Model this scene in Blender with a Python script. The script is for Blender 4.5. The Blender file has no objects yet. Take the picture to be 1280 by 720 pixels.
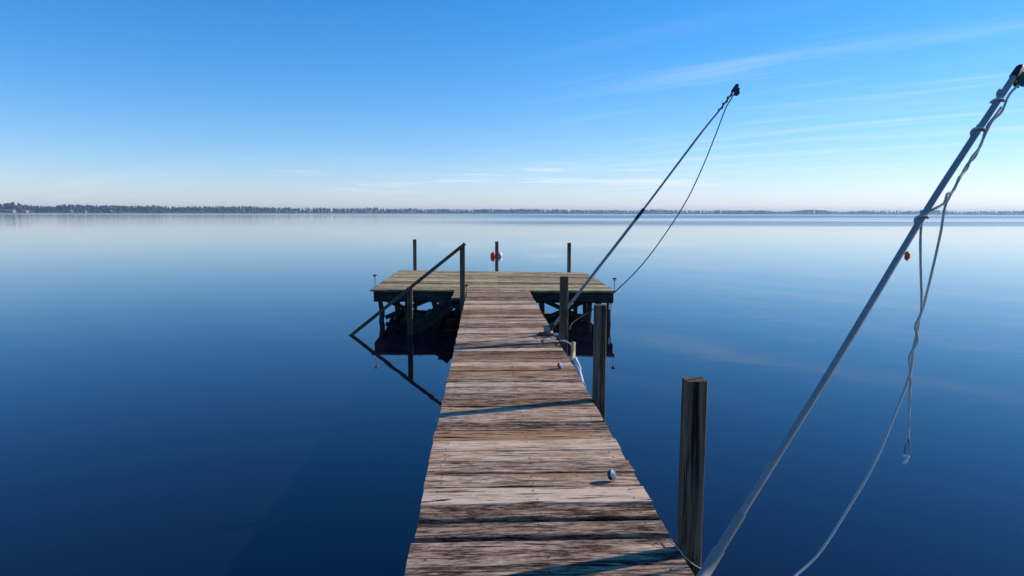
import bpy, bmesh, math, random
from mathutils import Vector, Matrix, noise as mnoise
random.seed(11)
R = math.radians
scene = bpy.context.scene
col = scene.collection

# ------------------------------------------------------------------ helpers
def obj(name, bm, mat, parent=None, smooth=False):
    me = bpy.data.meshes.new(name)
    bm.normal_update()
    for e in bm.edges:
        if len(e.link_faces) == 2 and e.calc_face_angle(0) > .75: e.smooth = False
    bm.to_mesh(me); bm.free()
    if smooth:
        for p in me.polygons: p.use_smooth = True
    for m in (mat if isinstance(mat, (list, tuple)) else [mat]):
        me.materials.append(m)
    o = bpy.data.objects.new(name, me); col.objects.link(o)
    if parent: 
        o.parent = parent
        o.matrix_parent_inverse = Matrix.Translation(-parent_world(parent))
    return o

def parent_world(p):
    v = Vector(p.location)
    while p.parent:
        p = p.parent; v = v*1.0
    return v

def tag(o, label=None, cat=None, group=None, kind=None):
    if label: o['label'] = label
    if cat: o['category'] = cat
    if group: o['group'] = group
    if kind: o['kind'] = kind
    return o

def thing(name, loc, label, cat, group=None):
    o = bpy.data.objects.new(name, None); col.objects.link(o)
    o.location = loc; o.empty_display_size = 0.1
    return tag(o, label, cat, group)

def uvl(bm):
    return bm.loops.layers.uv.get('UVMap') or bm.loops.layers.uv.new('UVMap')

def beam(bm, p0, p1, w, h, side=None, nseg=8, jit=0.0, round_=0.004, cup=0.0, roll=0.0, endjit=0.0):
    """A sawn timber from p0 to p1, w wide (along side), h thick; worn edges, UV in metres along the grain."""
    p0 = Vector(p0); p1 = Vector(p1); d = (p1-p0); L = d.length; d.normalize()
    if side is None:
        side = d.cross(Vector((0,0,1)))
        if side.length < .1: side = Vector((1,0,0))
    side = Vector(side); side = (side - d*side.dot(d)).normalized()
    up = side.cross(d).normalized()
    if abs(d.z) < .9 and up.z < 0: up = -up
    if roll:
        m = Matrix.Rotation(roll, 3, d); side = m @ side; up = m @ up
    hw, hh, r = w/2, h/2, round_
    prof = [(-hw, -hh+r), (-hw, hh-r), (-hw+r*.9, hh), (-hw*.45, hh-cup*.8), (0, hh-cup), (hw*.45, hh-cup*.8),
            (hw-r*.9, hh), (hw, hh-r), (hw, -hh+r), (hw-r, -hh), (-hw+r, -hh)]
    n = len(prof); uv = uvl(bm)
    per = [0]
    for i in range(n):
        a = prof[i]; b = prof[(i+1) % n]; per.append(per[-1]+math.hypot(b[0]-a[0], b[1]-a[1]))
    ou, ov = random.uniform(0, 60), random.uniform(0, 60)
    ph = random.uniform(0, 100)
    rings = []
    for s in range(nseg+1):
        t = s/nseg
        c = p0 + d*L*t
        ring = []
        for k, (a, b) in enumerate(prof):
            e = jit*mnoise.noise(Vector((t*L*5+ph, k*.9, ph)))
            f = jit*mnoise.noise(Vector((t*L*4+ph, k*.9+50, ph)))
            q = c + side*(a+e) + up*(b+f*.6)
            if endjit and s in (0, nseg):
                q += d*endjit*mnoise.noise(Vector((k*1.7+ph, s, ph)))
            ring.append(bm.verts.new(q))
        rings.append(ring)
    for s in range(nseg):
        for k in range(n):
            k2 = (k+1) % n
            f = bm.faces.new((rings[s][k], rings[s+1][k], rings[s+1][k2], rings[s][k2]))
            us = (s/nseg*L+ou, (s+1)/nseg*L+ou)
            vs = (per[k]+ov, per[k+1]+ov)
            for lp, q in zip(f.loops, ((us[0], vs[0]), (us[1], vs[0]), (us[1], vs[1]), (us[0], vs[1]))):
                lp[uv].uv = q
    for ring, fl in ((rings[0], False), (rings[-1], True)):
        f = bm.faces.new(ring if fl else ring[::-1])
        for lp, k in zip(f.loops, (range(n) if fl else range(n-1, -1, -1))):
            lp[uv].uv = (ou+prof[k][0]*.3, ov+prof[k][1]*3+prof[k][0]*2)

def tube(bm, pts, rad, n=10, caps=True):
    """Round tube along points; rad a number or a list."""
    pts = [Vector(p) for p in pts]; m = len(pts)
    rads = rad if isinstance(rad, (list, tuple)) else [rad]*m
    uv = uvl(bm); rings = []; prev = None; L = 0; Ls = []
    for i, p in enumerate(pts):
        if i: L += (p-pts[i-1]).length
        Ls.append(L)
        d = (pts[min(i+1, m-1)]-pts[max(i-1, 0)])
        d = d.normalized() if d.length > 1e-9 else Vector((0,0,1))
        if prev is None:
            a = d.orthogonal().normalized()
        else:
            a = (prev - d*prev.dot(d)).normalized()
        prev = a; b = d.cross(a)
        rings.append([bm.verts.new(p + (a*math.cos(2*math.pi*k/n) + b*math.sin(2*math.pi*k/n))*rads[i]) for k in range(n)])
    for i in range(m-1):
        for k in range(n):
            k2 = (k+1) % n
            f = bm.faces.new((rings[i][k], rings[i][k2], rings[i+1][k2], rings[i+1][k])); f.smooth = True
            for lp, q in zip(f.loops, ((Ls[i], k/n), (Ls[i], (k+1)/n), (Ls[i+1], (k+1)/n), (Ls[i+1], k/n))):
                lp[uv].uv = q
    if caps:
        bm.faces.new(rings[0][::-1]); bm.faces.new(rings[-1])

def smooth_pts(P, step=.01):
    P = [Vector(p) for p in P]; out = []
    for i in range(len(P)-1):
        a = P[max(i-1, 0)]; b = P[i]; c = P[i+1]; d = P[min(i+2, len(P)-1)]
        k = max(2, int((c-b).length/step))
        for j in range(k):
            t = j/k
            out.append(.5*((2*b)+(c-a)*t+(2*a-5*b+4*c-d)*t*t+(3*b-a-3*c+d)*t**3))
    out.append(P[-1]); return out

def laid_rope(bm, P, r, pitch=.06, step=.008, strands=3):
    """A rope of three twisted strands."""
    pts = smooth_pts(P, step); L = 0
    prev = None; fr = []
    for i, p in enumerate(pts):
        if i: L += (p-pts[i-1]).length
        d = (pts[min(i+1, len(pts)-1)]-pts[max(i-1, 0)]).normalized()
        a = d.orthogonal().normalized() if prev is None else (prev-d*prev.dot(d)).normalized()
        prev = a; fr.append((p, a, d.cross(a), L))
    for s in range(strands):
        tube(bm, [p+(a*math.cos(l/pitch*2*math.pi+s*2*math.pi/strands)+b*math.sin(l/pitch*2*math.pi+s*2*math.pi/strands))*r*.5
                  for p, a, b, l in fr], r*.56, n=6)

def lathe(bm, prof, c, n=20, axis=None):
    """prof: (radius, height) pairs about an axis through c."""
    c = Vector(c); rings = []
    rot = Matrix.Identity(3) if axis is None else Vector((0,0,1)).rotation_difference(Vector(axis)).to_matrix()
    for r, z in prof:
        rings.append([bm.verts.new(c + rot @ Vector((r*math.cos(2*math.pi*k/n), r*math.sin(2*math.pi*k/n), z))) for k in range(n)])
    for i in range(len(prof)-1):
        for k in range(n):
            k2 = (k+1) % n
            f = bm.faces.new((rings[i][k], rings[i][k2], rings[i+1][k2], rings[i+1][k])); f.smooth = True
    bm.faces.new(rings[0][::-1]); bm.faces.new(rings[-1])

# ------------------------------------------------------------------ materials
class NT:
    def __init__(s, name):
        s.m = bpy.data.materials.new(name); s.m.use_nodes = True
        s.t = s.m.node_tree; s.t.nodes.clear()
        s.out = s.n('ShaderNodeOutputMaterial')
    def n(s, typ, **kw):
        nd = s.t.nodes.new(typ)
        for k, v in kw.items():
            if k.startswith('i_'): nd.inputs[k[2:].replace('_', ' ')].default_value = v
            else: setattr(nd, k, v)
        return nd
    def l(s, a, b): s.t.links.new(a, b)
    def math(s, op, a, b=None, c=None, clamp=False):
        nd = s.n('ShaderNodeMath', operation=op, use_clamp=clamp)
        for i, v in enumerate((a, b, c)):
            if v is None: continue
            if isinstance(v, (int, float)): nd.inputs[i].default_value = v
            else: s.l(v, nd.inputs[i])
        return nd.outputs[0]
    def noise(s, vec, scale=1, detail=5, rough=.55, dist=0, dim='3D'):
        nd = s.n('ShaderNodeTexNoise', noise_dimensions=dim)
        nd.inputs['Scale'].default_value = scale; nd.inputs['Detail'].default_value = detail
        nd.inputs['Roughness'].default_value = rough; nd.inputs['Distortion'].default_value = dist
        if vec is not None: s.l(vec, nd.inputs['Vector'])
        return nd.outputs['Fac']
    def mapping(s, vec, scale=(1,1,1), loc=(0,0,0), rot=(0,0,0)):
        nd = s.n('ShaderNodeMapping'); nd.inputs['Scale'].default_value = scale
        nd.inputs['Location'].default_value = loc; nd.inputs['Rotation'].default_value = rot
        s.l(vec, nd.inputs['Vector']); return nd.outputs[0]
    def ramp(s, fac, stops, interp='LINEAR'):
        nd = s.n('ShaderNodeValToRGB'); e = nd.color_ramp.elements; nd.color_ramp.interpolation = interp
        while len(e) < len(stops): e.new(.5)
        for x, (p, c) in zip(e, stops):
            x.position = p; x.color = c if len(c) == 4 else (*c, 1)
        s.l(fac, nd.inputs[0]); return nd.outputs[0]
    def mix(s, fac, a, b, blend='MIX'):
        nd = s.n('ShaderNodeMix', data_type='RGBA', blend_type=blend)
        if isinstance(fac, (int, float)): nd.inputs[0].default_value = fac
        else: s.l(fac, nd.inputs[0])
        for i, v in ((6, a), (7, b)):
            if isinstance(v, tuple): nd.inputs[i].default_value = v if len(v) == 4 else (*v, 1)
            else: s.l(v, nd.inputs[i])
        return nd.outputs[2]
    def smooth(s, x, a, b):
        nd = s.n('ShaderNodeMapRange', interpolation_type='SMOOTHSTEP')
        nd.inputs['From Min'].default_value = a; nd.inputs['From Max'].default_value = b
        s.l(x, nd.inputs['Value']); return nd.outputs[0]
    def bsdf(s, **kw):
        nd = s.n('ShaderNodeBsdfPrincipled')
        s.l(nd.outputs[0], s.out.inputs['Surface'])
        for k, v in kw.items():
            k = k.replace('_', ' ')
            if isinstance(v, (int, float, tuple)):
                nd.inputs[k].default_value = (*v, 1) if isinstance(v, tuple) and len(v) == 3 else v
            else: s.l(v, nd.inputs[k])
        return nd

def wood(name, dark, mid, light, warm, warm_amt=.5, bump=1.0, rough=.85, green=None, xs=1.0, blw=.5):
    s = NT(name)
    uv = s.n('ShaderNodeUVMap', uv_map='UVMap').outputs[0]
    geo = s.n('ShaderNodeNewGeometry'); rnd = geo.outputs['Random Per Island']
    # knots bend the grain
    kc = s.mapping(uv, (1.15, 5.2, 1))
    vor = s.n('ShaderNodeTexVoronoi'); vor.voronoi_dimensions = '2D'; s.l(kc, vor.inputs['Vector']); vor.inputs['Scale'].default_value = 1
    vor.inputs['Randomness'].default_value = 1
    kd = vor.outputs['Distance']
    ksel = s.n('ShaderNodeSeparateColor'); s.l(vor.outputs['Color'], ksel.inputs[0])
    has = s.math('GREATER_THAN', ksel.outputs[0], .6)
    kn = s.math('MULTIPLY', s.math('SUBTRACT', 1, s.smooth(kd, .02, .34)), has)
    wob = s.noise(s.mapping(uv, (1.4, 5, 1)), 1, 3, .5)
    sx = s.n('ShaderNodeSeparateXYZ'); s.l(uv, sx.inputs[0])
    v2 = s.math('ADD', sx.outputs[1], s.math('ADD', s.math('MULTIPLY', kn, .035), s.math('MULTIPLY', wob, .05)))
    cb = s.n('ShaderNodeCombineXYZ'); s.l(sx.outputs[0], cb.inputs[0]); s.l(v2, cb.inputs[1]); s.l(s.math('MULTIPLY', rnd, 40), cb.inputs[2])
    w = cb.outputs[0]
    g1 = s.noise(s.mapping(w, (4.5*xs, 36, 1)), 1, 8, .72)
    g2 = s.noise(s.mapping(w, (20*xs, 105, 1)), 1, 6, .7)
    g3 = s.noise(s.mapping(w, (2.6*xs, 46, 1), (7, 3, 1)), 1, 5, .6)
    bl = s.noise(s.mapping(w, (3.2*xs, 11, 1), (3, 9, 4)), 1, 7, .66)
    st = s.noise(s.mapping(w, (2.0*xs, 15, 1), (13, 29, 4)), 1, 7, .66)
    sp = s.noise(s.mapping(w, (24, 44, 1), (1, 2, 3)), 1, 4, .6)
    f = s.math('ADD', s.math('MULTIPLY', g1, .75), s.math('ADD', s.math('MULTIPLY', g2, .5), s.math('MULTIPLY', bl, blw)))
    f = s.math('ADD', f, s.math('MULTIPLY', s.math('SUBTRACT', rnd, .5), .23))
    f = s.math('SUBTRACT', f, .12+blw*.5)
    c = s.ramp(f, [(.345, dark), (.44, mid), (.54, tuple((a+b)/2 for a, b in zip(mid, light))), (.66, light)])
    # bare, rusty-brown worn streaks
    rn2 = s.math('FRACT', s.math('MULTIPLY', rnd, 7.31))
    ws = s.smooth(s.math('ADD', st, s.math('MULTIPLY', s.math('SUBTRACT', rn2, .5), .28)), .50, .66)
    c = s.mix(s.math('MULTIPLY', ws, warm_amt), c, s.mix(g2, warm, tuple(min(1, x*1.8) for x in warm)))
    if green: 
        c = s.mix(s.math('MULTIPLY', s.smooth(bl, .45, .7), .55), c, green)
    # cracks along the grain, pits, knots
    cr = s.math('SUBTRACT', 1, s.smooth(g3, .375, .44))
    cr = s.math('MULTIPLY', cr, s.smooth(bl, .36, .56))
    c = s.mix(s.math('MULTIPLY', cr, .95), c, tuple(x*.18 for x in dark))
    pale = s.math('MULTIPLY', s.smooth(sp, .62, .74), s.smooth(g1, .5, .65))
    c = s.mix(s.math('MULTIPLY', pale, .55), c, tuple(min(.8, x*1.35) for x in light))
    kcore = s.math('MULTIPLY', s.math('SUBTRACT', 1, s.smooth(kd, .03, .10)), has)
    c = s.mix(s.math('MULTIPLY', kcore, .8), c, tuple(x*.35 for x in warm))
    b = s.n('ShaderNodeBump'); b.inputs['Distance'].default_value = .006*bump; b.inputs['Strength'].default_value = 1
    hgt = s.math('SUBTRACT', s.math('ADD', s.math('MULTIPLY', g1, .9), s.math('ADD', s.math('MULTIPLY', g2, .28), s.math('MULTIPLY', g3, .5))), s.math('MULTIPLY', cr, .8))
    s.l(hgt, b.inputs['Height'])
    s.bsdf(Base_Color=c, Roughness=rough, Normal=b.outputs[0], Specular_IOR_Level=.06)
    return s.m

M = {}
M['deck'] = wood('walkway_wood', (.048,.028,.022), (.27,.178,.125), (.74,.56,.40), (.27,.13,.05), .7, 1.4, blw=.42)
M['plat'] = wood('platform_wood', (.06,.042,.022), (.29,.215,.12), (.68,.54,.32), (.28,.17,.08), .45, 1.2, green=(.30,.25,.11))
M['post'] = wood('post_wood', (.065,.045,.028), (.125,.09,.058), (.25,.20,.14), (.15,.095,.05), .5, .7, xs=.3, blw=.4)
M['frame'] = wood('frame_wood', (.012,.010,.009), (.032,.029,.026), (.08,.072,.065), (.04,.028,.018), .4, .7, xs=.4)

def plain(name, c, rough=.5, metal=0, var=.15, scale=30, bump=.0, **kw):
    s = NT(name)
    tc = s.n('ShaderNodeTexCoord').outputs['Object']
    nz = s.noise(tc, scale, 5, .6)
    cc = s.mix(nz, tuple(x*(1-var) for x in c), tuple(min(1, x*(1+var)) for x in c))
    b = s.n('ShaderNodeBump'); b.inputs['Distance'].default_value = bump; s.l(nz, b.inputs['Height'])
    s.bsdf(Base_Color=cc, Roughness=rough, Metallic=metal, Normal=b.outputs[0], **kw)
    return s.m
M['fibre'] = plain('grey_fibreglass', (.27,.26,.25), .58, 0, .3, 22, .0006)
M['fibre_dark'] = plain('sleeve_fibreglass', (.22,.215,.21), .55, 0, .25, 40, .0004)
M['black'] = plain('black_rubber', (.015,.015,.017), .55, 0, .4, 60, .0005)
M['rope'] = plain('grey_rope', (.52,.48,.42), .9, 0, .45, 180, .0012)
M['darkrope'] = plain('dark_rope', (.03,.03,.033), .85, 0, .4, 150, .001)
M['whiterope'] = plain('white_rope', (.72,.70,.66), .85, 0, .15, 90, .002)
M['tan'] = plain('tan_strap', (.55,.42,.22), .8, 0, .25, 60, .002)
M['steel'] = plain('galvanised_steel', (.30,.31,.33), .45, .8, .4, 40, .0005)
M['brass'] = plain('brass', (.50,.38,.22), .4, .6, .3, 40, .0003)
M['rust'] = plain('rusty_nail', (.06,.03,.02), .8, .3, .4, 90)
M['lens'] = plain('frosted_lens', (.66,.68,.68), .3, 0, .1, 20)
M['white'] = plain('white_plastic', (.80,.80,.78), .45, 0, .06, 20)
M['red'] = plain('red_plastic', (.90,.05,.025), .45, 0, .1, 12, Subsurface_Weight=.6, Subsurface_Scale=.12)
M['orange'] = plain('orange_plastic', (.95,.16,.02), .45, 0, .1, 12, Subsurface_Weight=.6, Subsurface_Scale=.12)
M['grey'] = plain('grey_plastic', (.09,.09,.10), .5, 0, .1, 12)
M['blue'] = plain('blue_glossy_lid', (.045,.12,.27), .5, .1, .5, 55, .0006)

# ------------------------------------------------------------------ wooden dock
DZ = .65                                    # deck height over the water
dock = thing('dock', (.27, 8, 0), 'weathered wooden dock running over the lake to a wide end platform', 'dock')

# walkway boards; the seams near the camera follow the photograph
bm = bmesh.new()
seams = [(2.83,3.066), (3.112,3.252), (3.302,3.462), (3.470,3.686), (3.696,3.890), (3.896,4.084), (4.094,4.270), (4.279,4.488),
         (4.494,4.694), (4.702,4.890), (4.898,5.075), (5.082,5.290)]
y = 5.298
while y < 13.42:
    w = random.choice((.14, .165, .185, .185, .20, .215)); seams.append((y, min(y+w, 13.44))); y += w+random.choice((.005,.007,.009,.014,.022))
y = 2.822
while y > -1.6:
    w = random.choice((.14,.185,.235)); seams.append((y-w, y)); y -= w+random.choice((.006,.010,.02))
for a, b in seams:
    e_ = .010 if random.random() < .15 else .004
    x0 = -.335+random.uniform(-e_,e_); x1 = .872+random.uniform(-e_,e_)
    if abs(a-3.112) < .01 or abs(a-3.302) < .01: x0, x1 = -.325, .868
    sk = random.uniform(-.004,.004)
    yc = (a+b)/2; zc = DZ-.019+random.uniform(-.003,.003)
    t = random.uniform(-.003,.003)
    beam(bm, (x0, yc-sk, zc-t), (x1, yc+sk, zc+t), b-a-.002, .038, (0,1,0), 16, .004, .005, random.uniform(.001,.0035), random.uniform(-.010,.010), .005)
obj('walkway_deck', bm, M['deck'], dock)
bm = bmesh.new()
for a, b in seams:
    for x in (-.25,.27,.79):
        for fr in (.25,.75):
            if random.random() < .12: continue
            lathe(bm, [(.0045,-.002),(.0045,.0006),(.003,.0014)], (x+random.uniform(-.012,.012), a+(b-a)*fr+random.uniform(-.006,.006), DZ+.0015), 8)
tag(obj('nail_heads', bm, M['rust'], dock), kind='stuff')

# landing strip beside the walkway
bm = bmesh.new()
y = 12.33
while y < 13.36:
    w = .185; beam(bm, (-.58+random.uniform(-.01,.01), y+w/2, DZ-.02), (-.356, y+w/2, DZ-.02), w-.004, .038, (0,1,0), 4, .003, .005, .001)
    y += w+.008
obj('landing_deck', bm, M['plat'], dock)

# platform boards, front and back edges not quite parallel
XL, XR = -2.22, 2.56
def front(x): return 13.64-(x-XL)/(XR-XL)*.32
def back(x): return 18.42-(x-XL)/(XR-XL)*.86
bm = bmesh.new()
widths = []
tot = 0
while tot < 4.78:
    w = random.choice((.14,.165,.185,.20)); widths.append((tot, w)); tot += w+random.choice((.010,.014,.02,.03))
for s0, w in widths:
    fr = (s0+w/2)/tot
    # boards are butted over a joist
    cuts = [XL+random.uniform(-.03,.02)]
    if random.random() < .6: cuts.append(random.choice((-.9,.3,1.2)))
    cuts.append(XR+random.uniform(-.02,.03))
    for i in range(len(cuts)-1):
        xa = cuts[i]+(.002 if i else 0); xb = cuts[i+1]-.002
        ya = front(xa)+(back(xa)-front(xa))*fr; yb = front(xb)+(back(xb)-front(xb))*fr
        z = DZ-.019+random.uniform(-.004,.004)
        ww = w*((back((xa+xb)/2)-front((xa+xb)/2))/tot)-.002
        beam(bm, (xa, ya, z), (xb, yb, z+random.uniform(-.003,.003)), ww, .038, (0,1,0), 20, .004, .005, .002, random.uniform(-.015,.015), .012)
obj('platform_deck', bm, M['plat'], dock)

# rims under the platform
def one(name, mat, p0, p1, w, h, side=None, nseg=10, jit=.003, label=None, parent=None, round_=.004):
    bm = bmesh.new(); beam(bm, p0, p1, w, h, side, nseg, jit, round_)
    o = obj(name, bm, mat, parent or dock)
    if label: o['label'] = label
    return o
zf = DZ-.042-.10
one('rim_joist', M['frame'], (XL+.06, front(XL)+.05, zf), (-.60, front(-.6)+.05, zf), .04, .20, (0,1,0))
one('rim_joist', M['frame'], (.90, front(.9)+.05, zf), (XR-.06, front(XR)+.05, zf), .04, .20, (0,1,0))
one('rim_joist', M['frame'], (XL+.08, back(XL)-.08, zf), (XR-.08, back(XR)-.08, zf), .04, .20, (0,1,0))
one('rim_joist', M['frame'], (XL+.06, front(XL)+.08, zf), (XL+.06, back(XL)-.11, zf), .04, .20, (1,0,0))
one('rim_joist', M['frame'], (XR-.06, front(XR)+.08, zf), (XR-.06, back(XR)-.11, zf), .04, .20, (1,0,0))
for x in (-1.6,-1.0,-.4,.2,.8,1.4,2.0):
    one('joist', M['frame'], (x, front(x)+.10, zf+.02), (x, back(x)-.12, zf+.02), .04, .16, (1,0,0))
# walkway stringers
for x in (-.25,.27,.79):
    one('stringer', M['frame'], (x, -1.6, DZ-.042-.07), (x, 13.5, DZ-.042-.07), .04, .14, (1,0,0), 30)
one('rim_joist', M['frame'], (-.555, 12.35, DZ-.042-.08), (-.555, 13.45, DZ-.042-.08), .04, .16, (1,0,0))
one('rim_joist', M['frame'], (-.53, 12.37, DZ-.042-.08), (-.30, 12.37, DZ-.042-.08), .04, .16, (0,1,0), 3)
# platform legs: crooked old timbers
def leg(x, y, r=.055, bend=.03):
    bm = bmesh.new(); ph = random.uniform(0,50); P = []; rr = []
    for i in range(15):
        z = DZ-.05-i*.1
        P.append((x+bend*mnoise.noise(Vector((z*2.6, ph, 0)))*1.6, y+bend*mnoise.noise(Vector((z*2.6, ph, 9))), z)); rr.append(r*(1+.25*mnoise.noise(Vector((z*4, ph, 3)))))
    tube(bm, P, rr, 10)
    return obj('leg', bm, M['frame'], dock, True)
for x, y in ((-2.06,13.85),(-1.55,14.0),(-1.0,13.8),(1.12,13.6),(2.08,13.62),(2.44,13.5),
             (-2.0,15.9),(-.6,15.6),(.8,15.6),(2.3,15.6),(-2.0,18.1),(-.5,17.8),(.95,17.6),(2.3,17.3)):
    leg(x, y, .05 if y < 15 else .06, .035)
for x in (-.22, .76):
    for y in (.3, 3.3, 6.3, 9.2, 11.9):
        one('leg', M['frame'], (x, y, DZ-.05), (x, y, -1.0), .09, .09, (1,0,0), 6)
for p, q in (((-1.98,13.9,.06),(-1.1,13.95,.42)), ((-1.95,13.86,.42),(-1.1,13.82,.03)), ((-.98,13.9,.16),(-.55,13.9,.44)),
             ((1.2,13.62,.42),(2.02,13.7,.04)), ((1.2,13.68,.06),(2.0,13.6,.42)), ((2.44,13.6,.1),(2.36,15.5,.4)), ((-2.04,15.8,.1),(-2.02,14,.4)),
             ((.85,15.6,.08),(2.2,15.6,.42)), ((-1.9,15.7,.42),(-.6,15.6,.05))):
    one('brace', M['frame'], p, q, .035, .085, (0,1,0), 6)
one('sunlit_leg_strip', M['white'], (2.44,13.38,.28), (2.44,13.38,.55), .035, .02, (1,0,0), 3, 0, 'short white strip added for the sunlit side of the right front leg')  # added strip, its white stands in for sunlight on the corner leg's side

# stair going down into the water on the left of the walkway
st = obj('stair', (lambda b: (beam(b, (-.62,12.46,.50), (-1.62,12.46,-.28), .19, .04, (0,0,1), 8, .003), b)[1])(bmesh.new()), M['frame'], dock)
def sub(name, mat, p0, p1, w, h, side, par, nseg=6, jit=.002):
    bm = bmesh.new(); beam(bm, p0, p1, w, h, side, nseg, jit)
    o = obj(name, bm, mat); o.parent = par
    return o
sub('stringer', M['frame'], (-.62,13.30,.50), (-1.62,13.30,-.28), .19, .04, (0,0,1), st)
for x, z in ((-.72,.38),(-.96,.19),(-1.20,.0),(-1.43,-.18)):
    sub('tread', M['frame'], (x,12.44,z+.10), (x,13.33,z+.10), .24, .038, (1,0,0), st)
# hand rail
hr = one('handrail', M['post'], (-2.42,12.21,-.06), (-.335,12.21,1.615), .058, .038, (0,0,1), 14, .002)
sub('post', M['post'], (-.385,12.275,-.9), (-.385,12.275,1.572), .089, .089, (1,0,0), hr, 12)
sub('post', M['post'], (-1.315,12.275,-.9), (-1.315,12.275,.84), .089, .089, (1,0,0), hr, 10)

# ------------------------------------------------------------------ mooring posts
def mooring(x, y, top, label, lean=(0,0), w=.092, grp='square mooring posts standing along the dock'):
    bm = bmesh.new()
    beam(bm, (x+lean[0], y+lean[1], -1.2), (x, y, top), w, w, (1,0,0), 22, .003, .006, 0)
    o = obj('mooring_post', bm, M['post'])
    return tag(o, label, 'post', grp)
mooring(.920, 2.95, 1.428, 'nearest square wooden post, thin pale line looped round its foot', (-.015,0), .091)
mooring(.922, 5.46, 1.425, 'second square wooden post from the camera, right of the walkway, nothing tied to it', (0,0))
mooring(.925, 8.00, 1.42, 'third walkway post from the camera, white rope at its foot, leaning pole behind', (0,0))
mooring(-1.83, 18.44, 1.452, 'dark square post behind the back left of the end platform', (0,0), .088)
mooring(.325, 18.06, 1.415, 'dark square post behind the middle of the end platform, in front of the red float', (0,0), .088)
mooring(2.17, 17.73, 1.395, 'dark square post behind the back right of the end platform', (0,0), .088)

# ------------------------------------------------------------------ mooring whips
def whip_base(root, c, d):
    c = Vector(c)
    bm = bmesh.new()
    beam(bm, c+Vector((-.10,0,.008)), c+Vector((.10,0,.008)), .13, .012, (0,1,0), 2, 0, .002)
    for sy in (-.04,.04): beam(bm, c+Vector((-.045,sy,.014)), c+Vector((-.045,sy,.11)), .07, .008, (1,0,0), 2, 0, .001)
    for a in (-.08,.08):
        for b in (-.045,.045): lathe(bm, [(.011,.014),(.011,.023)], c+Vector((a,b,0)), 6)
    obj('base_bracket', bm, M['steel'], root)
    bm = bmesh.new()
    q = c+Vector((-.03,0,.05)); tube(bm, [q, q+Vector(d)*.11], .034, 16)
    obj('socket', bm, M['black'], root, False)

# far whip
F = Vector((.814, 8.46, DZ))
pts = [(.80,8.46,.70),(1.08,8.46,1.07),(1.878,8.46,2.117),(2.60,8.46,3.09),(2.86,8.46,3.42),(3.045,8.46,3.685)]
w2 = thing('mooring_whip', F, 'distant thin leaning pole rising from a bracket on the walkway behind the third post', 'pole', 'leaning mooring poles on the dock')
sp_ = smooth_pts(pts, .05)
d0 = (Vector(pts[1])-Vector(pts[0])).normalized()
whip_base(w2, F, d0)
n_ = len(sp_)
bm = bmesh.new(); tube(bm, sp_, [.0185 if i < n_*.49 else .013 if i < n_*.8 else .0105 for i in range(n_)], 12); obj('pole', bm, M['fibre'], w2)
bm = bmesh.new(); k = int(n_*.49); tube(bm, sp_[k-2:k+2], .0205, 12); obj('sleeve', bm, M['black'], w2)
tipd = (Vector(pts[-1])-Vector(pts[-2])).normalized()
def tip(root, P, d, s=1.0):
    P = Vector(P); d = Vector(d)
    bm = bmesh.new(); tube(bm, [P-d*.085*s, P-d*.01*s, P+d*.008*s], [.024*s,.024*s,.016*s], 14)
    c = obj('end_cap', bm, M['black'], root)
    sd = d.cross(Vector((0,1,0))).normalized()
    if sd.x < 0: sd = -sd
    bm = bmesh.new(); lathe(bm, [(.026*s,-.012*s),(.020*s,-.004*s),(.020*s,.004*s),(.026*s,.012*s)], P-d*.07*s+sd*.048*s, 16, (0,1,0))
    obj('pulley', bm, M['brass'] if s < 1 else M['black'], root)
    bm = bmesh.new()
    for sy in (-.018,.018): beam(bm, P-d*.025*s+sd*.02*s+Vector((0,sy*s,0)), P-d*.105*s+sd*.055*s+Vector((0,sy*s,0)), .04*s, .006*s, sd, 2, 0, .001)
    obj('pulley_housing', bm, M['black'], root)
tip(w2, pts[-1], tipd, 1.05)
# its line
bm = bmesh.new()
rp = [(3.03,8.45,3.63),(2.97,8.43,3.53),(2.90,8.44,3.40),(2.80,8.44,3.12),(2.64,8.44,2.70),(2.44,8.44,2.27),(2.14,8.44,1.80),(1.90,8.43,1.49),(1.649,8.43,1.235),(1.395,8.40,1.027),(1.247,8.35,.938),(1.06,8.2,.85),(.99,8.0,.80)]
laid_rope(bm, rp, .0085, .05, .02)
# turns of the line round the pole near its tip
t0, t1 = Vector((2.83,8.46,3.385)), Vector((2.99,8.46,3.607)); dd = (t1-t0).normalized(); e1 = dd.cross(Vector((0,1,0))); e2 = Vector((0,1,0))
tube(bm, [t0+(t1-t0)*(i/60)+(e1*math.cos(i*.32)+e2*math.sin(i*.32))*.016 for i in range(61)], .007, 6)
tag(obj('rope', bm, M['darkrope']), 'thin dark line sagging from the distant leaning pole tip past the platform corner', 'rope', 'ropes hanging from the leaning poles')

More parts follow.
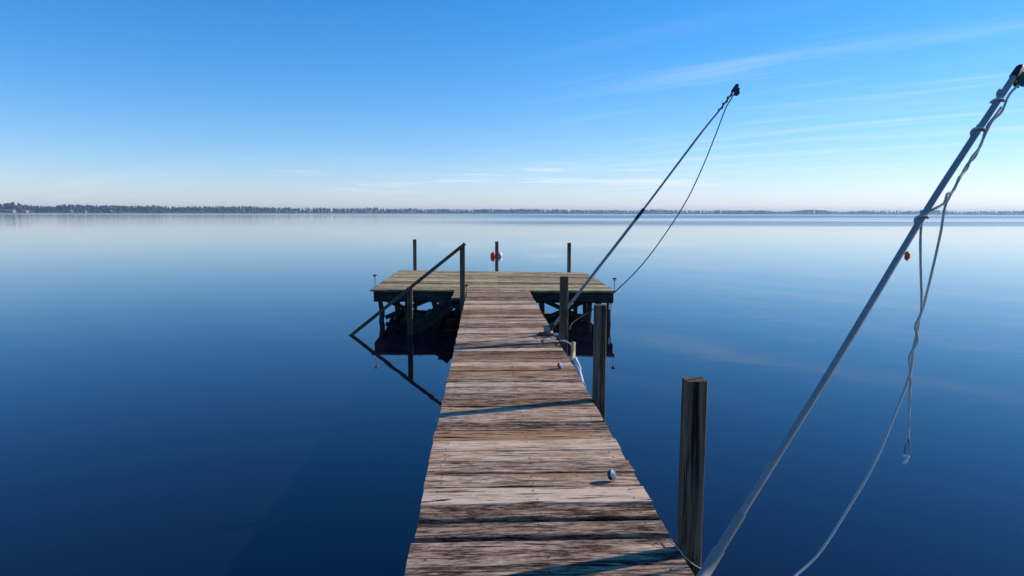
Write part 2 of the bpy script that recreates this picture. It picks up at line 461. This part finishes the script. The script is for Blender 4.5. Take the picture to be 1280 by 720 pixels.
# near whip, mounted on the walkway beside the nearest post
N = Vector((.755, 2.40, DZ))
px_pts = [(.802,2.551,.69),(.927,2.62,.90)]
w1 = thing('mooring_whip', N, 'nearest thick grey fibreglass pole with stepped lower sleeves, leaning over the water', 'pole', 'leaning mooring poles on the dock')
W = {'pole': [(0.752, 2.4, 0.7), (0.8678, 2.588, 0.7245), (1.047, 2.6848, 0.9329), (1.5117, 2.9173, 1.4823), (2.0154, 3.1479, 2.1296), (2.2797, 3.261, 2.4537), (2.5449, 3.3701, 2.7713), (2.6271, 3.4031, 2.8657)], 's1': (0.9556, 2.6354, 0.792), 's2': (1.0599, 2.691, 0.9163), 't1': (2.3344, 3.2837, 2.5123), 't2': (2.3787, 3.3022, 2.571), 't5': (2.4745, 3.3413, 2.6788), 't6': (2.5147, 3.3578, 2.731), 'main': [(2.6314, 3.3813, 2.8007), (2.5366, 3.3442, 2.7251), (2.4881, 3.3237, 2.6386), (2.426, 3.299, 2.5897), (2.368, 3.2743, 2.4966), (2.3252, 3.2557, 2.4199), (2.2746, 3.2352, 2.3808), (2.2171, 3.2105, 2.2975), (2.1694, 3.1899, 2.2299), (2.1418, 3.1775, 2.1778), (2.1255, 3.17, 2.0667), (2.0989, 3.17, 1.8985), (2.0681, 3.17, 1.7286), (2.0461, 3.16, 1.6731), (2.0324, 3.15, 1.6101), (2.0164, 3.15, 1.5034), (2.0047, 3.14, 1.4097), (1.9224, 3.1, 1.2328), (1.7867, 3.02, 1.0126), (1.6262, 2.95, 0.8091), (1.4785, 2.88, 0.6582), (1.3501, 2.82, 0.589), (1.1543, 2.72, 0.5199), (0.9521, 2.62, 0.4631)], 'second': [(2.4826, 3.3187, 2.6604), (2.4332, 3.2951, 2.6117), (2.4049, 3.3046, 2.5602), (2.3517, 3.2602, 2.4727), (2.2849, 3.2255, 2.4099), (2.278, 3.2431, 2.359), (2.2122, 3.1946, 2.3189), (2.2004, 3.2102, 2.2602), (2.1395, 3.1637, 2.2402), (2.135, 3.1755, 2.2), (2.0748, 3.1508, 2.1738), (2.0541, 3.1643, 2.1628)], 't3': (1.9965, 3.1396, 2.1077), 't4': (2.039, 3.1581, 2.1591), 'hang': [(2.0106, 3.14, 2.126), (2.0114, 3.14, 2.0305), (2.0232, 3.14, 1.8823), (2.035, 3.14, 1.7627), (2.0363, 3.14, 1.6874), (2.0135, 3.14, 1.627), (2.0293, 3.14, 1.5625), (1.9958, 3.14, 1.4864), (2.0047, 3.14, 1.4097), (2.0096, 3.14, 1.2747), (2.014, 3.14, 1.0876)]}   # measured points of the near pole and its ropes, metres
wp = smooth_pts(W['pole'], .03)
whip_base(w1, N, (wp[3]-wp[0]).normalized())
cum = [0]
for i in range(1, len(wp)): cum.append(cum[-1]+(wp[i]-wp[i-1]).length)
def upto(P): return min(range(len(wp)), key=lambda i: (wp[i]-Vector(P)).length)
ka, kb = upto(W['s1']), upto(W['s2'])
bm = bmesh.new(); tube(bm, wp[:ka+1], .0228, 24); obj('lower_sleeve', bm, M['fibre_dark'], w1)
bm = bmesh.new(); tube(bm, wp[ka-1:kb+1], .0188, 24); obj('middle_sleeve', bm, M['fibre_dark'], w1)
bm = bmesh.new(); tube(bm, wp[kb-1:], [.0143+.0006*i/len(wp) for i in range(len(wp)-kb+1)], 24); obj('pole', bm, M['fibre'], w1)
tip(w1, wp[-1], (wp[-1]-wp[-4]).normalized(), .85)

# near ropes
bm = bmesh.new(); laid_rope(bm, W['main'], .0062, .042, .006)
# turns round the pole close to the tip
def turns(bm, a, b, n, r, rad, ph=0):
    ia, ib = upto(a), upto(b); A = wp[ia]; B = wp[ib]; d = (B-A).normalized(); e1 = d.orthogonal().normalized(); e2 = d.cross(e1)
    k = int(n*24)
    tube(bm, [A+(B-A)*(i/k)+(e1*math.cos(ph+i*2*math.pi/24)+e2*math.sin(ph+i*2*math.pi/24))*rad for i in range(k+1)], r, 8)
turns(bm, W['t1'], W['t2'], 1.1, .0064, .0215, .8)
turns(bm, W['t5'], W['t6'], 1.1, .0064, .0215, 2.0)
laid_rope(bm, W['second'], .0062, .05, .006)
tag(obj('rope', bm, M['rope']), 'long grey rope from the nearest pole tip, curving back low over the water', 'rope', 'ropes hanging from the leaning poles')
hl = thing('hanging_line', W['hang'][0], 'short grey rope hanging straight down from the nearest pole, metal clip at its end', 'rope', 'ropes hanging from the leaning poles')
bm = bmesh.new(); laid_rope(bm, W['hang'], .0060, .036, .006)
turns(bm, W['t3'], W['t4'], 1.1, .0062, .0215, 1.0)
obj('line', bm, M['rope'], hl)
E_ = Vector(W['hang'][-1])
bm = bmesh.new()
loop = [E_+Vector((.011*math.sin(a), .002*math.sin(2*a), -.042+.046*math.cos(a))) for a in [i*2*math.pi/28 for i in range(29)]]
tube(bm, loop, .0042, 8)
lathe(bm, [(.007,-.012),(.009,-.006),(.009,.006),(.007,.012)], E_+Vector((0,0,-.004)), 12)
obj('snap_clip', bm, M['steel'], hl)
bm = bmesh.new(); q = E_+Vector((-.006,0,-.088)); tube(bm, [q+Vector((-.008,0,.004)), q+Vector((.012,0,0)), q+Vector((.004,0,-.022)), q+Vector((-.006,0,-.036))], .0075, 8)
obj('rope_end', bm, M['whiterope'], hl)
# thin line looped round the foot of the nearest post
bm = bmesh.new()
laid_rope(bm, [(.835,3.03,.657),(.85,2.98,.66),(.865,2.93,.662),(.872,2.895,.655),(.885,2.893,.64),(.925,2.893,.605),(.972,2.90,.575),(.975,2.95,.56),(.97,3.01,.55),(.91,3.01,.54)], .0028, .02, .004)
tag(obj('rope', bm, M['rope']), 'thin pale line looped round the foot of the nearest post', 'rope')

# dark line and shackle heaped at the far whip's foot
bm = bmesh.new()
P = []
for i in range(26):
    a = i*.75; r = .06+.022*math.sin(i*1.7)
    P.append((.745+r*math.cos(a)*1.3, 8.36+r*math.sin(a)*.9, .662+.028*(i/26)+.012*abs(math.sin(i*1.3))))
P += [(.84,8.31,.67),(.88,8.24,.665),(.895,8.15,.66)]
laid_rope(bm, P, .009, .05, .012)
tag(obj('rope', bm, M['darkrope']), 'small heap of dark line at the foot of the distant leaning pole', 'rope')
bm = bmesh.new(); laid_rope(bm, [(.70,8.19,.66),(.74,8.14,.663),(.79,8.17,.662),(.83,8.13,.66)], .006, .04, .01)
laid_rope(bm, [(.88,8.0,.665),(.90,7.87,.69),(.93,7.76,.70),(.985,7.74,.66),(1.0,7.72,.58)], .008, .04, .01)
tag(obj('rope', bm, M['whiterope']), 'pale cord tied across the foot of the third walkway post', 'rope')
# strap and white rope bundle hanging at the walkway edge
ws = thing('hanging_strap', (.955,7.6,.6), 'frayed tan strap ending in a white rope bundle on the walkway edge', 'strap')
bm = bmesh.new()
tube(bm, smooth_pts([(1.005,7.72,.70),(1.0,7.70,.66),(.995,7.66,.58),(.975,7.5,.54),(.955,7.3,.56)], .02), [.022]*1+[.028]*0 if False else .026, 8)
obj('strap', bm, M['tan'], ws, True)
bm = bmesh.new(); S = smooth_pts([(.955,7.3,.585),(.94,7.1,.63),(.925,6.9,.645),(.925,6.7,.64),(.928,6.55,.60),(.93,6.42,.55)], .012)
laid_rope(bm, S, .014, .11, .012)
laid_rope(bm, [p+Vector((.012,0,.012+.008*math.sin(i*.4))) for i, p in enumerate(S[::6])][:-3], .009, .07, .01)
for k in range(9):
    q = S[-1]+Vector((random.uniform(-.012,.012),0,0)); tube(bm, [q, q+Vector((random.uniform(-.02,.02),-.03,-.02)), q+Vector((random.uniform(-.03,.03),-.05,-.07))], .003, 5)
obj('rope_bundle', bm, M['whiterope'], ws, True)

# two round deck markers with a glossy blue face, lying on the boards
def marker(c, r, el, az, label):
    ax = Vector((math.cos(el)*math.cos(az), math.cos(el)*math.sin(az), math.sin(el)))
    c = Vector((c[0], c[1], DZ+.003+r*math.cos(el)))
    root = thing('deck_marker', (c.x,c.y,DZ), label, 'marker', 'round blue faced markers lying on the walkway')
    bm = bmesh.new(); lathe(bm, [(r*.62,-.022),(r*.80,-.018),(r*.86,-.004),(r*.94,0)], c, 28, ax)
    obj('housing', bm, M['black'], root)
    bm = bmesh.new(); lathe(bm, [(r*.95,.0005),(r,.003),(r,.007),(r*.93,.009)], c, 28, ax)
    obj('rim', bm, M['steel'], root)
    bm = bmesh.new(); lathe(bm, [(r*.90,.0092),(r*.78,.013),(r*.5,.016),(r*.2,.0175),(.002,.0176)], c, 28, ax)
    obj('face', bm, M['blue'], root)
marker((.718,3.76,DZ), .033, R(18), R(-25), 'small round marker with blue face on the walkway, the nearer of the two')
marker((.735,6.60,DZ), .034, R(25), R(-30), 'small round blue faced marker near the third post, the farther of the two')

# solar lights on stakes
def solar(x, y, z0, top, label):
    root = thing('solar_light', (x,y,z0), label, 'light', 'small stake lights on the platform corners')
    bm = bmesh.new(); tube(bm, [(x,y,z0),(x,y,top-.05)], .009, 10); obj('stake', bm, M['steel'], root)
    bm = bmesh.new(); lathe(bm, [(.012,-.055),(.026,-.045),(.032,-.012)], (x,y,top), 16); obj('lens', bm, M['lens'], root)
    bm = bmesh.new(); lathe(bm, [(.040,-.012),(.043,-.004),(.030,.008),(.010,.012)], (x,y,top), 18); obj('cap', bm, M['black'], root)
solar(-2.15, 13.74, DZ, .928, 'small stake light with dark cap at the left front corner of the platform')
solar(2.535, 13.40, DZ, .888, 'small stake light with dark cap at the right front corner of the platform')
solar(-.315, 12.42, .64, .862, 'small stake light just right of the stair handrail post')

# floats on the lake
def buoy(x, y, r, mat, label, second=None):
    root = thing('buoy', (x,y,0), label, 'buoy', 'small floats on the lake')
    bm = bmesh.new()
    lathe(bm, [(max(.002, r*math.sin(a)), r*.55-r*math.cos(a)*1.12) for a in [i*math.pi/14 for i in range(15)]], (x,y,0), 22)
    obj('float', bm, mat, root)
    bm = bmesh.new(); lathe(bm, [(r*.22,r*1.60),(r*.25,r*1.75),(r*.12,r*1.85)], (x,y,0), 12)
    obj('cap', bm, second or M['grey'], root)
    return root
buoy(.44, 34.3, .135, M['red'], 'red float on the lake just left of the middle back post', M['red'])
b_ = buoy(.76, 34.5, .135, M['white'], 'white float with a dark plug on the lake just right of the middle back post', M['white'])
bm = bmesh.new(); lathe(bm, [(.05,0),(.05,.02),(.03,.03)], (.72,34.375,.07), 14, (0,-1,0)); obj('plug', bm, M['grey'], b_)
buoy(21.72, 34.9, .14, M['orange'], 'orange red float on the lake below the nearest leaning pole', M['orange'])

# ------------------------------------------------------------------ water
s = NT('lake_water')
pos = s.n('ShaderNodeNewGeometry').outputs['Position']
sx = s.n('ShaderNodeSeparateXYZ'); s.l(pos, sx.inputs[0]); X, Yc = sx.outputs[0], sx.outputs[1]
big = s.noise(s.mapping(pos, (.0045,.022,1)), 1, 6, .6)
n1 = s.noise(s.mapping(pos, (.9,1.3,1)), 1, 4, .5)
n2 = s.noise(s.mapping(pos, (.10,.22,1)), 1, 3, .5)
n3 = s.noise(s.mapping(pos, (3.0,4.4,1)), 1, 3, .5)
far = s.smooth(Yc, 25, 160)
def band(a, b, c, d):
    yy = s.math('ADD', Yc, s.math('MULTIPLY', s.math('SUBTRACT', big, .5), (d-a)*.9))
    return s.math('MULTIPLY', s.smooth(yy, a, b), s.math('SUBTRACT', 1, s.smooth(yy, c, d)))
ang = s.math('DIVIDE', X, Yc)
side = s.smooth(s.math('ADD', ang, s.math('MULTIPLY', s.math('SUBTRACT', big, .5), .6)), -.16, .12)
b1 = s.math('MULTIPLY', band(95,150,160,240), side)
b2 = s.math('MULTIPLY', band(240,380,480,950), side)
rip = s.math('MAXIMUM', s.math('MULTIPLY', b1, .85), b2)
h = s.math('ADD', s.math('MULTIPLY', n1, s.math('ADD', .0015, s.math('MULTIPLY', far, .006))),
           s.math('ADD', s.math('MULTIPLY', n2, .0035), s.math('MULTIPLY', n3, s.math('ADD', .00018, s.math('MULTIPLY', rip, .008)))))
bp = s.n('ShaderNodeBump'); bp.inputs['Distance'].default_value = 1; bp.inputs['Strength'].default_value = 1; s.l(h, bp.inputs['Height'])
rough = s.math('ADD', s.math('ADD', .0, s.math('MULTIPLY', far, s.math('ADD', .05, s.math('MULTIPLY', s.smooth(Yc, 400, 900), .09)))), s.math('MULTIPLY', rip, .17))
s.bsdf(Base_Color=(.0040,.0040,.0135), Roughness=rough, IOR=1.45, Specular_Tint=(.56,.76,1.0), Normal=bp.outputs[0])
bm = bmesh.new()
vs = [bm.verts.new(v) for v in ((-6000,-400,0),(6000,-400,0),(6000,6000,0),(-6000,6000,0))]; bm.faces.new(vs)
tag(obj('water', bm, s.m), 'calm dark blue lake reflecting the sky', None, None, 'structure')

# ------------------------------------------------------------------ far shore
def shore_pt(px):              # distance of the far shore by bearing (bearing given as tangent)
    k = [(-1.1,1000),(-.75,1260),(-.52,1500),(-.28,1850),(-.02,2250),(.25,2450),(.8,2550),(1.2,2600)]
    for (a, da), (b, db) in zip(k, k[1:]):
        if px <= b: 
            t = (px-a)/(b-a); return da+(db-da)*t
    return k[-1][1]
def sp(t, off=0):
    d = shore_pt(t)+off; return Vector((t*d, d, 0))
s = NT('shore_ground'); tc = s.n('ShaderNodeNewGeometry').outputs['Position']
s.bsdf(Base_Color=s.ramp(s.noise(tc, .02, 5), [(.35,(.10,.09,.06)),(.65,(.19,.17,.12))]), Roughness=.95)
bm = bmesh.new(); prev = None
for i in range(161):
    t = -1.0+i*2.15/160
    jj = 14*mnoise.noise(Vector((i*.31,0,0)))
    a, b, c = sp(t, jj), sp(t, jj+8), sp(t, 900)
    ring = [bm.verts.new((a.x,a.y,-.5)), bm.verts.new((b.x,b.y,.9)), bm.verts.new((c.x,c.y,6))]
    if prev:
        for k in (0,1): bm.faces.new((prev[k],ring[k],ring[k+1],prev[k+1]))
    prev = ring
tag(obj('far_shore', bm, s.m), 'low far bank of the lake', None, None, 'structure')
# the wood on it: every tree a trunk and a ragged crown of clumps, one mass as far as the eye goes
def leafmat(name, stops):
    s = NT(name); g = s.n('ShaderNodeNewGeometry')
    c = s.ramp(g.outputs['Random Per Island'], stops)
    s.bsdf(Base_Color=c, Roughness=.9); return s.m
M['wood_near'] = leafmat('mixed_winter_wood', [(0,(.045,.048,.02)),(.35,(.085,.070,.035)),(.5,(.13,.08,.05)),(.75,(.16,.10,.065)),(1,(.07,.058,.04))])
M['wood_far'] = leafmat('far_evergreens', [(0,(.03,.05,.028)),(.6,(.05,.065,.035)),(1,(.06,.055,.035))])
ico = bmesh.new(); bmesh.ops.create_icosphere(ico, subdivisions=1, radius=1)
IV = [v.co.copy() for v in ico.verts]; IF = [[v.index for v in f.verts] for f in ico.faces]; ico.free()
def forest(t0, t1, rows, step, hgt, mat, label):
    V = []; Fc = []
    rng = random.Random(int((t0+5)*100))
    def clump(c, r, rz):
        o = len(V)
        for v in IV: V.append((c[0]+v.x*r*1.5*rng.uniform(.7,1.25), c[1]+v.y*r*rng.uniform(.7,1.25), c[2]+v.z*rz*rng.uniform(.7,1.25)))
        for f in IF: Fc.append([o+i for i in f])
    for row in range(rows):
        t = t0
        while t < t1:
            d = shore_pt(t); t += step/d*rng.uniform(.5,1.5)
            gap = mnoise.noise(Vector((t*38, 3, 0)))
            p = sp(t, 14+row*16+rng.uniform(-6,6)+(14*mnoise.noise(Vector(((t+1)*74*.31,0,0)))))
            H_ = hgt*(.82+.34*mnoise.noise(Vector((t*22, 9, 0)))+rng.uniform(-.05,.06)+(.05*row))
            if row < 2 and gap > .18: H_ *= .7
            if rng.random() < .03: H_ *= 1.1
            # trunk
            o = len(V); r = .25
            for q in ((-r,-r,0),(r,-r,0),(r,r,0),(-r,r,0)): V.append((p.x+q[0], p.y+q[1], .2))
            V.append((p.x, p.y, H_*.8)); Fc.extend([[o,o+1,o+4],[o+1,o+2,o+4],[o+2,o+3,o+4],[o+3,o,o+4]])
            pine = rng.random() < .55
            if pine:
                for k in range(4):
                    z = H_*(.45+.15*k); rr = H_*(.17-.028*k)
                    clump((p.x+rng.uniform(-1,1), p.y, z), rr*rng.uniform(.8,1.2), H_*.10)
            else:
                for k in range(5):
                    clump((p.x+rng.uniform(-2.6,2.6), p.y+rng.uniform(-2,2), H_*rng.uniform(.38,.80)), H_*rng.uniform(.10,.18), H_*rng.uniform(.10,.17))
            # understorey
            clump((p.x+rng.uniform(-3,3), p.y-3, H_*.16), 3.2, H_*.18)
    me = bpy.data.meshes.new('far_wood'); me.from_pydata(V, [], Fc); me.materials.append(mat)
    o = bpy.data.objects.new('far_wood', me); col.objects.link(o)
    return tag(o, label, 'wood', None, 'stuff')
forest(-.98, -.30, 4, 6.5, 17.5, M['wood_near'], 'brown and green winter wood along the nearer left part of the far shore')
forest(-.30, .10, 3, 8, 17.0, M['wood_near'], 'hazy wood along the middle of the far shore')
forest(.10, 1.10, 3, 10, 16.0, M['wood_far'], 'bluish distant wood along the right part of the far shore')
# houses on the bank
def house(t, w, h, rh, label, off=9, mat='wall'):
    p = sp(t, off+14*mnoise.noise(Vector(((t+1)*74*.31,0,0))))
    root = thing('house', (p.x,p.y,.6), label, 'house', 'white houses on the far shore')
    d = 9; bm = bmesh.new()
    bmesh.ops.create_cube(bm, size=1, matrix=Matrix.Translation((p.x,p.y,.6+h/2)) @ Matrix.Diagonal((w,d,h,1)))
    obj('wall', bm, M[mat], root)
    bm = bmesh.new(); z = .6+h+.02; W2 = w/2+.7; D2 = d/2+.7
    vv = [bm.verts.new(q) for q in ((p.x-W2,p.y-D2,z),(p.x+W2,p.y-D2,z),(p.x+W2,p.y+D2,z),(p.x-W2,p.y+D2,z),(p.x-W2,p.y,z+rh),(p.x+W2,p.y,z+rh))]
    for f in ((0,1,5,4),(2,3,4,5),(1,2,5),(3,0,4),(3,2,1,0)): bm.faces.new([vv[i] for i in f])
    obj('roof', bm, M['roof'], root)
    for k in (-.3,0,.3):
        bm = bmesh.new()
        bmesh.ops.create_cube(bm, size=1, matrix=Matrix.Translation((p.x+k*w,p.y-d/2-.03,.6+h*.55)) @ Matrix.Diagonal((w*.13,.08,h*.4,1)))
        obj('window', bm, M['grey'], root)
M['wall'] = plain('pale_house_paint', (.36,.34,.31), .7, 0, .1, 3)
M['roof'] = plain('pale_roof', (.22,.21,.21), .7, 0, .1, 3)
house(-.658, 15, 3.4, 2.6, 'largest white lakeside house at the far left of the shore')
house(-.638, 9, 3.0, 2.4, 'smaller white lakeside house just right of the largest one on the far left shore')
house(-.575, 6, 2.4, 2.0, 'small pale house alone in front of the tall dark trees on the left shore')
house(-.556, 5, 2.4, 2.0, 'small pale house right of the tall dark trees on the left shore')
house(-.268, 10, 3.6, 2.4, 'pale house on the middle left of the far shore, left of the dock handrail')
house(-.165, 10, 3.4, 2.4, 'pale house on the far shore above the left end of the platform')
house(-.012, 12, 3.4, 2.4, 'pale house on the far shore straight beyond the platform')

# ------------------------------------------------------------------ air
s = NT('haze_air')
pv = s.n('ShaderNodeVolumePrincipled'); pv.inputs['Color'].default_value = (.50,.73,1,1); pv.inputs['Density'].default_value = .00019
pv.inputs['Anisotropy'].default_value = .25
s.l(pv.outputs[0], s.out.inputs['Volume'])
bm = bmesh.new(); bmesh.ops.create_cube(bm, size=1, matrix=Matrix.Translation((0,2800,14.5)) @ Matrix.Diagonal((12400,6800,32,1)))
tag(obj('haze', bm, s.m), 'thin blue haze over the lake', None, None, 'stuff')

# ------------------------------------------------------------------ sky and sun
EL, AZ = 27, 73                 # sun: elevation, clockwise from +Y
wd = bpy.data.worlds.new('World'); scene.world = wd; wd.use_nodes = True
s = NT.__new__(NT); s.t = wd.node_tree; s.t.nodes.clear()
out = s.n('ShaderNodeOutputWorld'); bg = s.n('ShaderNodeBackground'); bg.inputs[1].default_value = .15
s.l(bg.outputs[0], out.inputs[0])
sky = s.n('ShaderNodeTexSky', sky_type='NISHITA', sun_disc=False, sun_elevation=R(EL), sun_rotation=R(AZ), air_density=1.0, dust_density=.05, ozone_density=6.0, altitude=0)
hs = s.n('ShaderNodeHueSaturation'); hs.inputs['Saturation'].default_value = 1.25; s.l(sky.outputs[0], hs.inputs['Color'])
tc = s.n('ShaderNodeTexCoord').outputs['Generated']
sx = s.n('ShaderNodeSeparateXYZ'); s.l(tc, sx.inputs[0])
zz = s.math('ADD', s.math('MAXIMUM', sx.outputs[2], 0), .06)
cb = s.n('ShaderNodeCombineXYZ'); s.l(s.math('DIVIDE', sx.outputs[0], zz), cb.inputs[0]); s.l(s.math('DIVIDE', sx.outputs[1], zz), cb.inputs[1])
pl = s.mapping(cb.outputs[0], (1,1,1), (0,0,0), (0,0,R(43)))
c1 = s.noise(s.mapping(pl, (.30,2.6,1), (9.3,4.2,0)), 1, 10, .66, .35)
c2 = s.noise(s.mapping(pl, (.10,.30,1), (5.3,.6,0)), 1, 4, .5)
cl = s.math('MULTIPLY', s.smooth(c1, .45, .72), s.smooth(c2, .36, .56))
az = s.smooth(s.math('DIVIDE', sx.outputs[0], sx.outputs[1]), -.05, .42)
az = s.math('ADD', s.math('MULTIPLY', s.math('SUBTRACT', 1, s.smooth(sx.outputs[2], .05, .10)), .35), az, clamp=True)
lowm = s.math('SUBTRACT', 1, s.smooth(sx.outputs[2], .14, .28))
cl = s.math('MULTIPLY', s.math('MULTIPLY', cl, az), s.math('MULTIPLY', lowm, .30))
cool = s.mix(1.0, hs.outputs[0], (1.04,.985,1.18), 'MULTIPLY')
sep = s.n('ShaderNodeSeparateColor'); s.l(cool, sep.inputs[0]); com = s.n('ShaderNodeCombineColor')
for i in range(3):
    v = sep.outputs[i]
    k = (.14, .22, .22)[i]
    s.l(s.math('DIVIDE', s.math('MULTIPLY', v, 1+k), s.math('ADD', 1, s.math('MULTIPLY', v, k/5.3))), com.inputs[i])
azr = s.math('DIVIDE', sx.outputs[0], sx.outputs[1])
cv = s.n('ShaderNodeCombineXYZ'); s.l(azr, cv.inputs[0]); s.l(sx.outputs[2], cv.inputs[1])
lown = s.noise(s.mapping(cv.outputs[0], (4.5, 95, 1), (2.2,.4,0)), 1, 8, .6, .3)
lb = s.math('MULTIPLY', s.smooth(sx.outputs[2], .022, .042), s.math('SUBTRACT', 1, s.smooth(sx.outputs[2], .048, .085)))
lb = s.math('MULTIPLY', lb, s.math('MULTIPLY', s.smooth(azr, -.35, -.1), s.math('SUBTRACT', 1, s.smooth(azr, .2, .5))))
cl = s.math('MAXIMUM', cl, s.math('MULTIPLY', s.math('MULTIPLY', lb, s.smooth(lown, .5, .68)), .6))
c = s.mix(cl, com.outputs[0], (7.0,7.4,7.9))
s.l(c, bg.inputs[0])

sun = bpy.data.lights.new('sun', 'SUN'); sun.energy = 5.0; sun.angle = R(.53); sun.color = (1,.87,.70)
so = bpy.data.objects.new('sun', sun); col.objects.link(so)
d = Vector((math.cos(R(EL))*math.sin(R(AZ)), math.cos(R(EL))*math.cos(R(AZ)), math.sin(R(EL))))
so.rotation_euler = d.to_track_quat('Z', 'Y').to_euler(); so.location = (20, 6, 20)

# ------------------------------------------------------------------ camera
f = 870; th = math.atan((360-266.2)/f); psi = math.atan(35/f*math.cos(th)); roll = R(.14)
cam = bpy.data.cameras.new('camera'); cam.sensor_width = 36; cam.lens = f/1280*36; cam.clip_start = .05; cam.clip_end = 20000
co = bpy.data.objects.new('camera', cam); col.objects.link(co); scene.camera = co
fw = Vector((math.sin(psi)*math.cos(th), math.cos(psi)*math.cos(th), -math.sin(th)))
co.matrix_world = Matrix.Translation((0,0,2.15)) @ fw.to_track_quat('-Z', 'Y').to_matrix().to_4x4() @ Matrix.Rotation(roll, 4, 'Z')

scene.view_settings.view_transform = 'Standard'; scene.view_settings.look = 'None'
scene.view_settings.exposure = 0; scene.view_settings.gamma = 1
scene.render.engine = 'CYCLES'
scene.cycles.max_bounces = 8; scene.cycles.volume_bounces = 1
scene.render.resolution_x = 1024; scene.render.resolution_y = 576
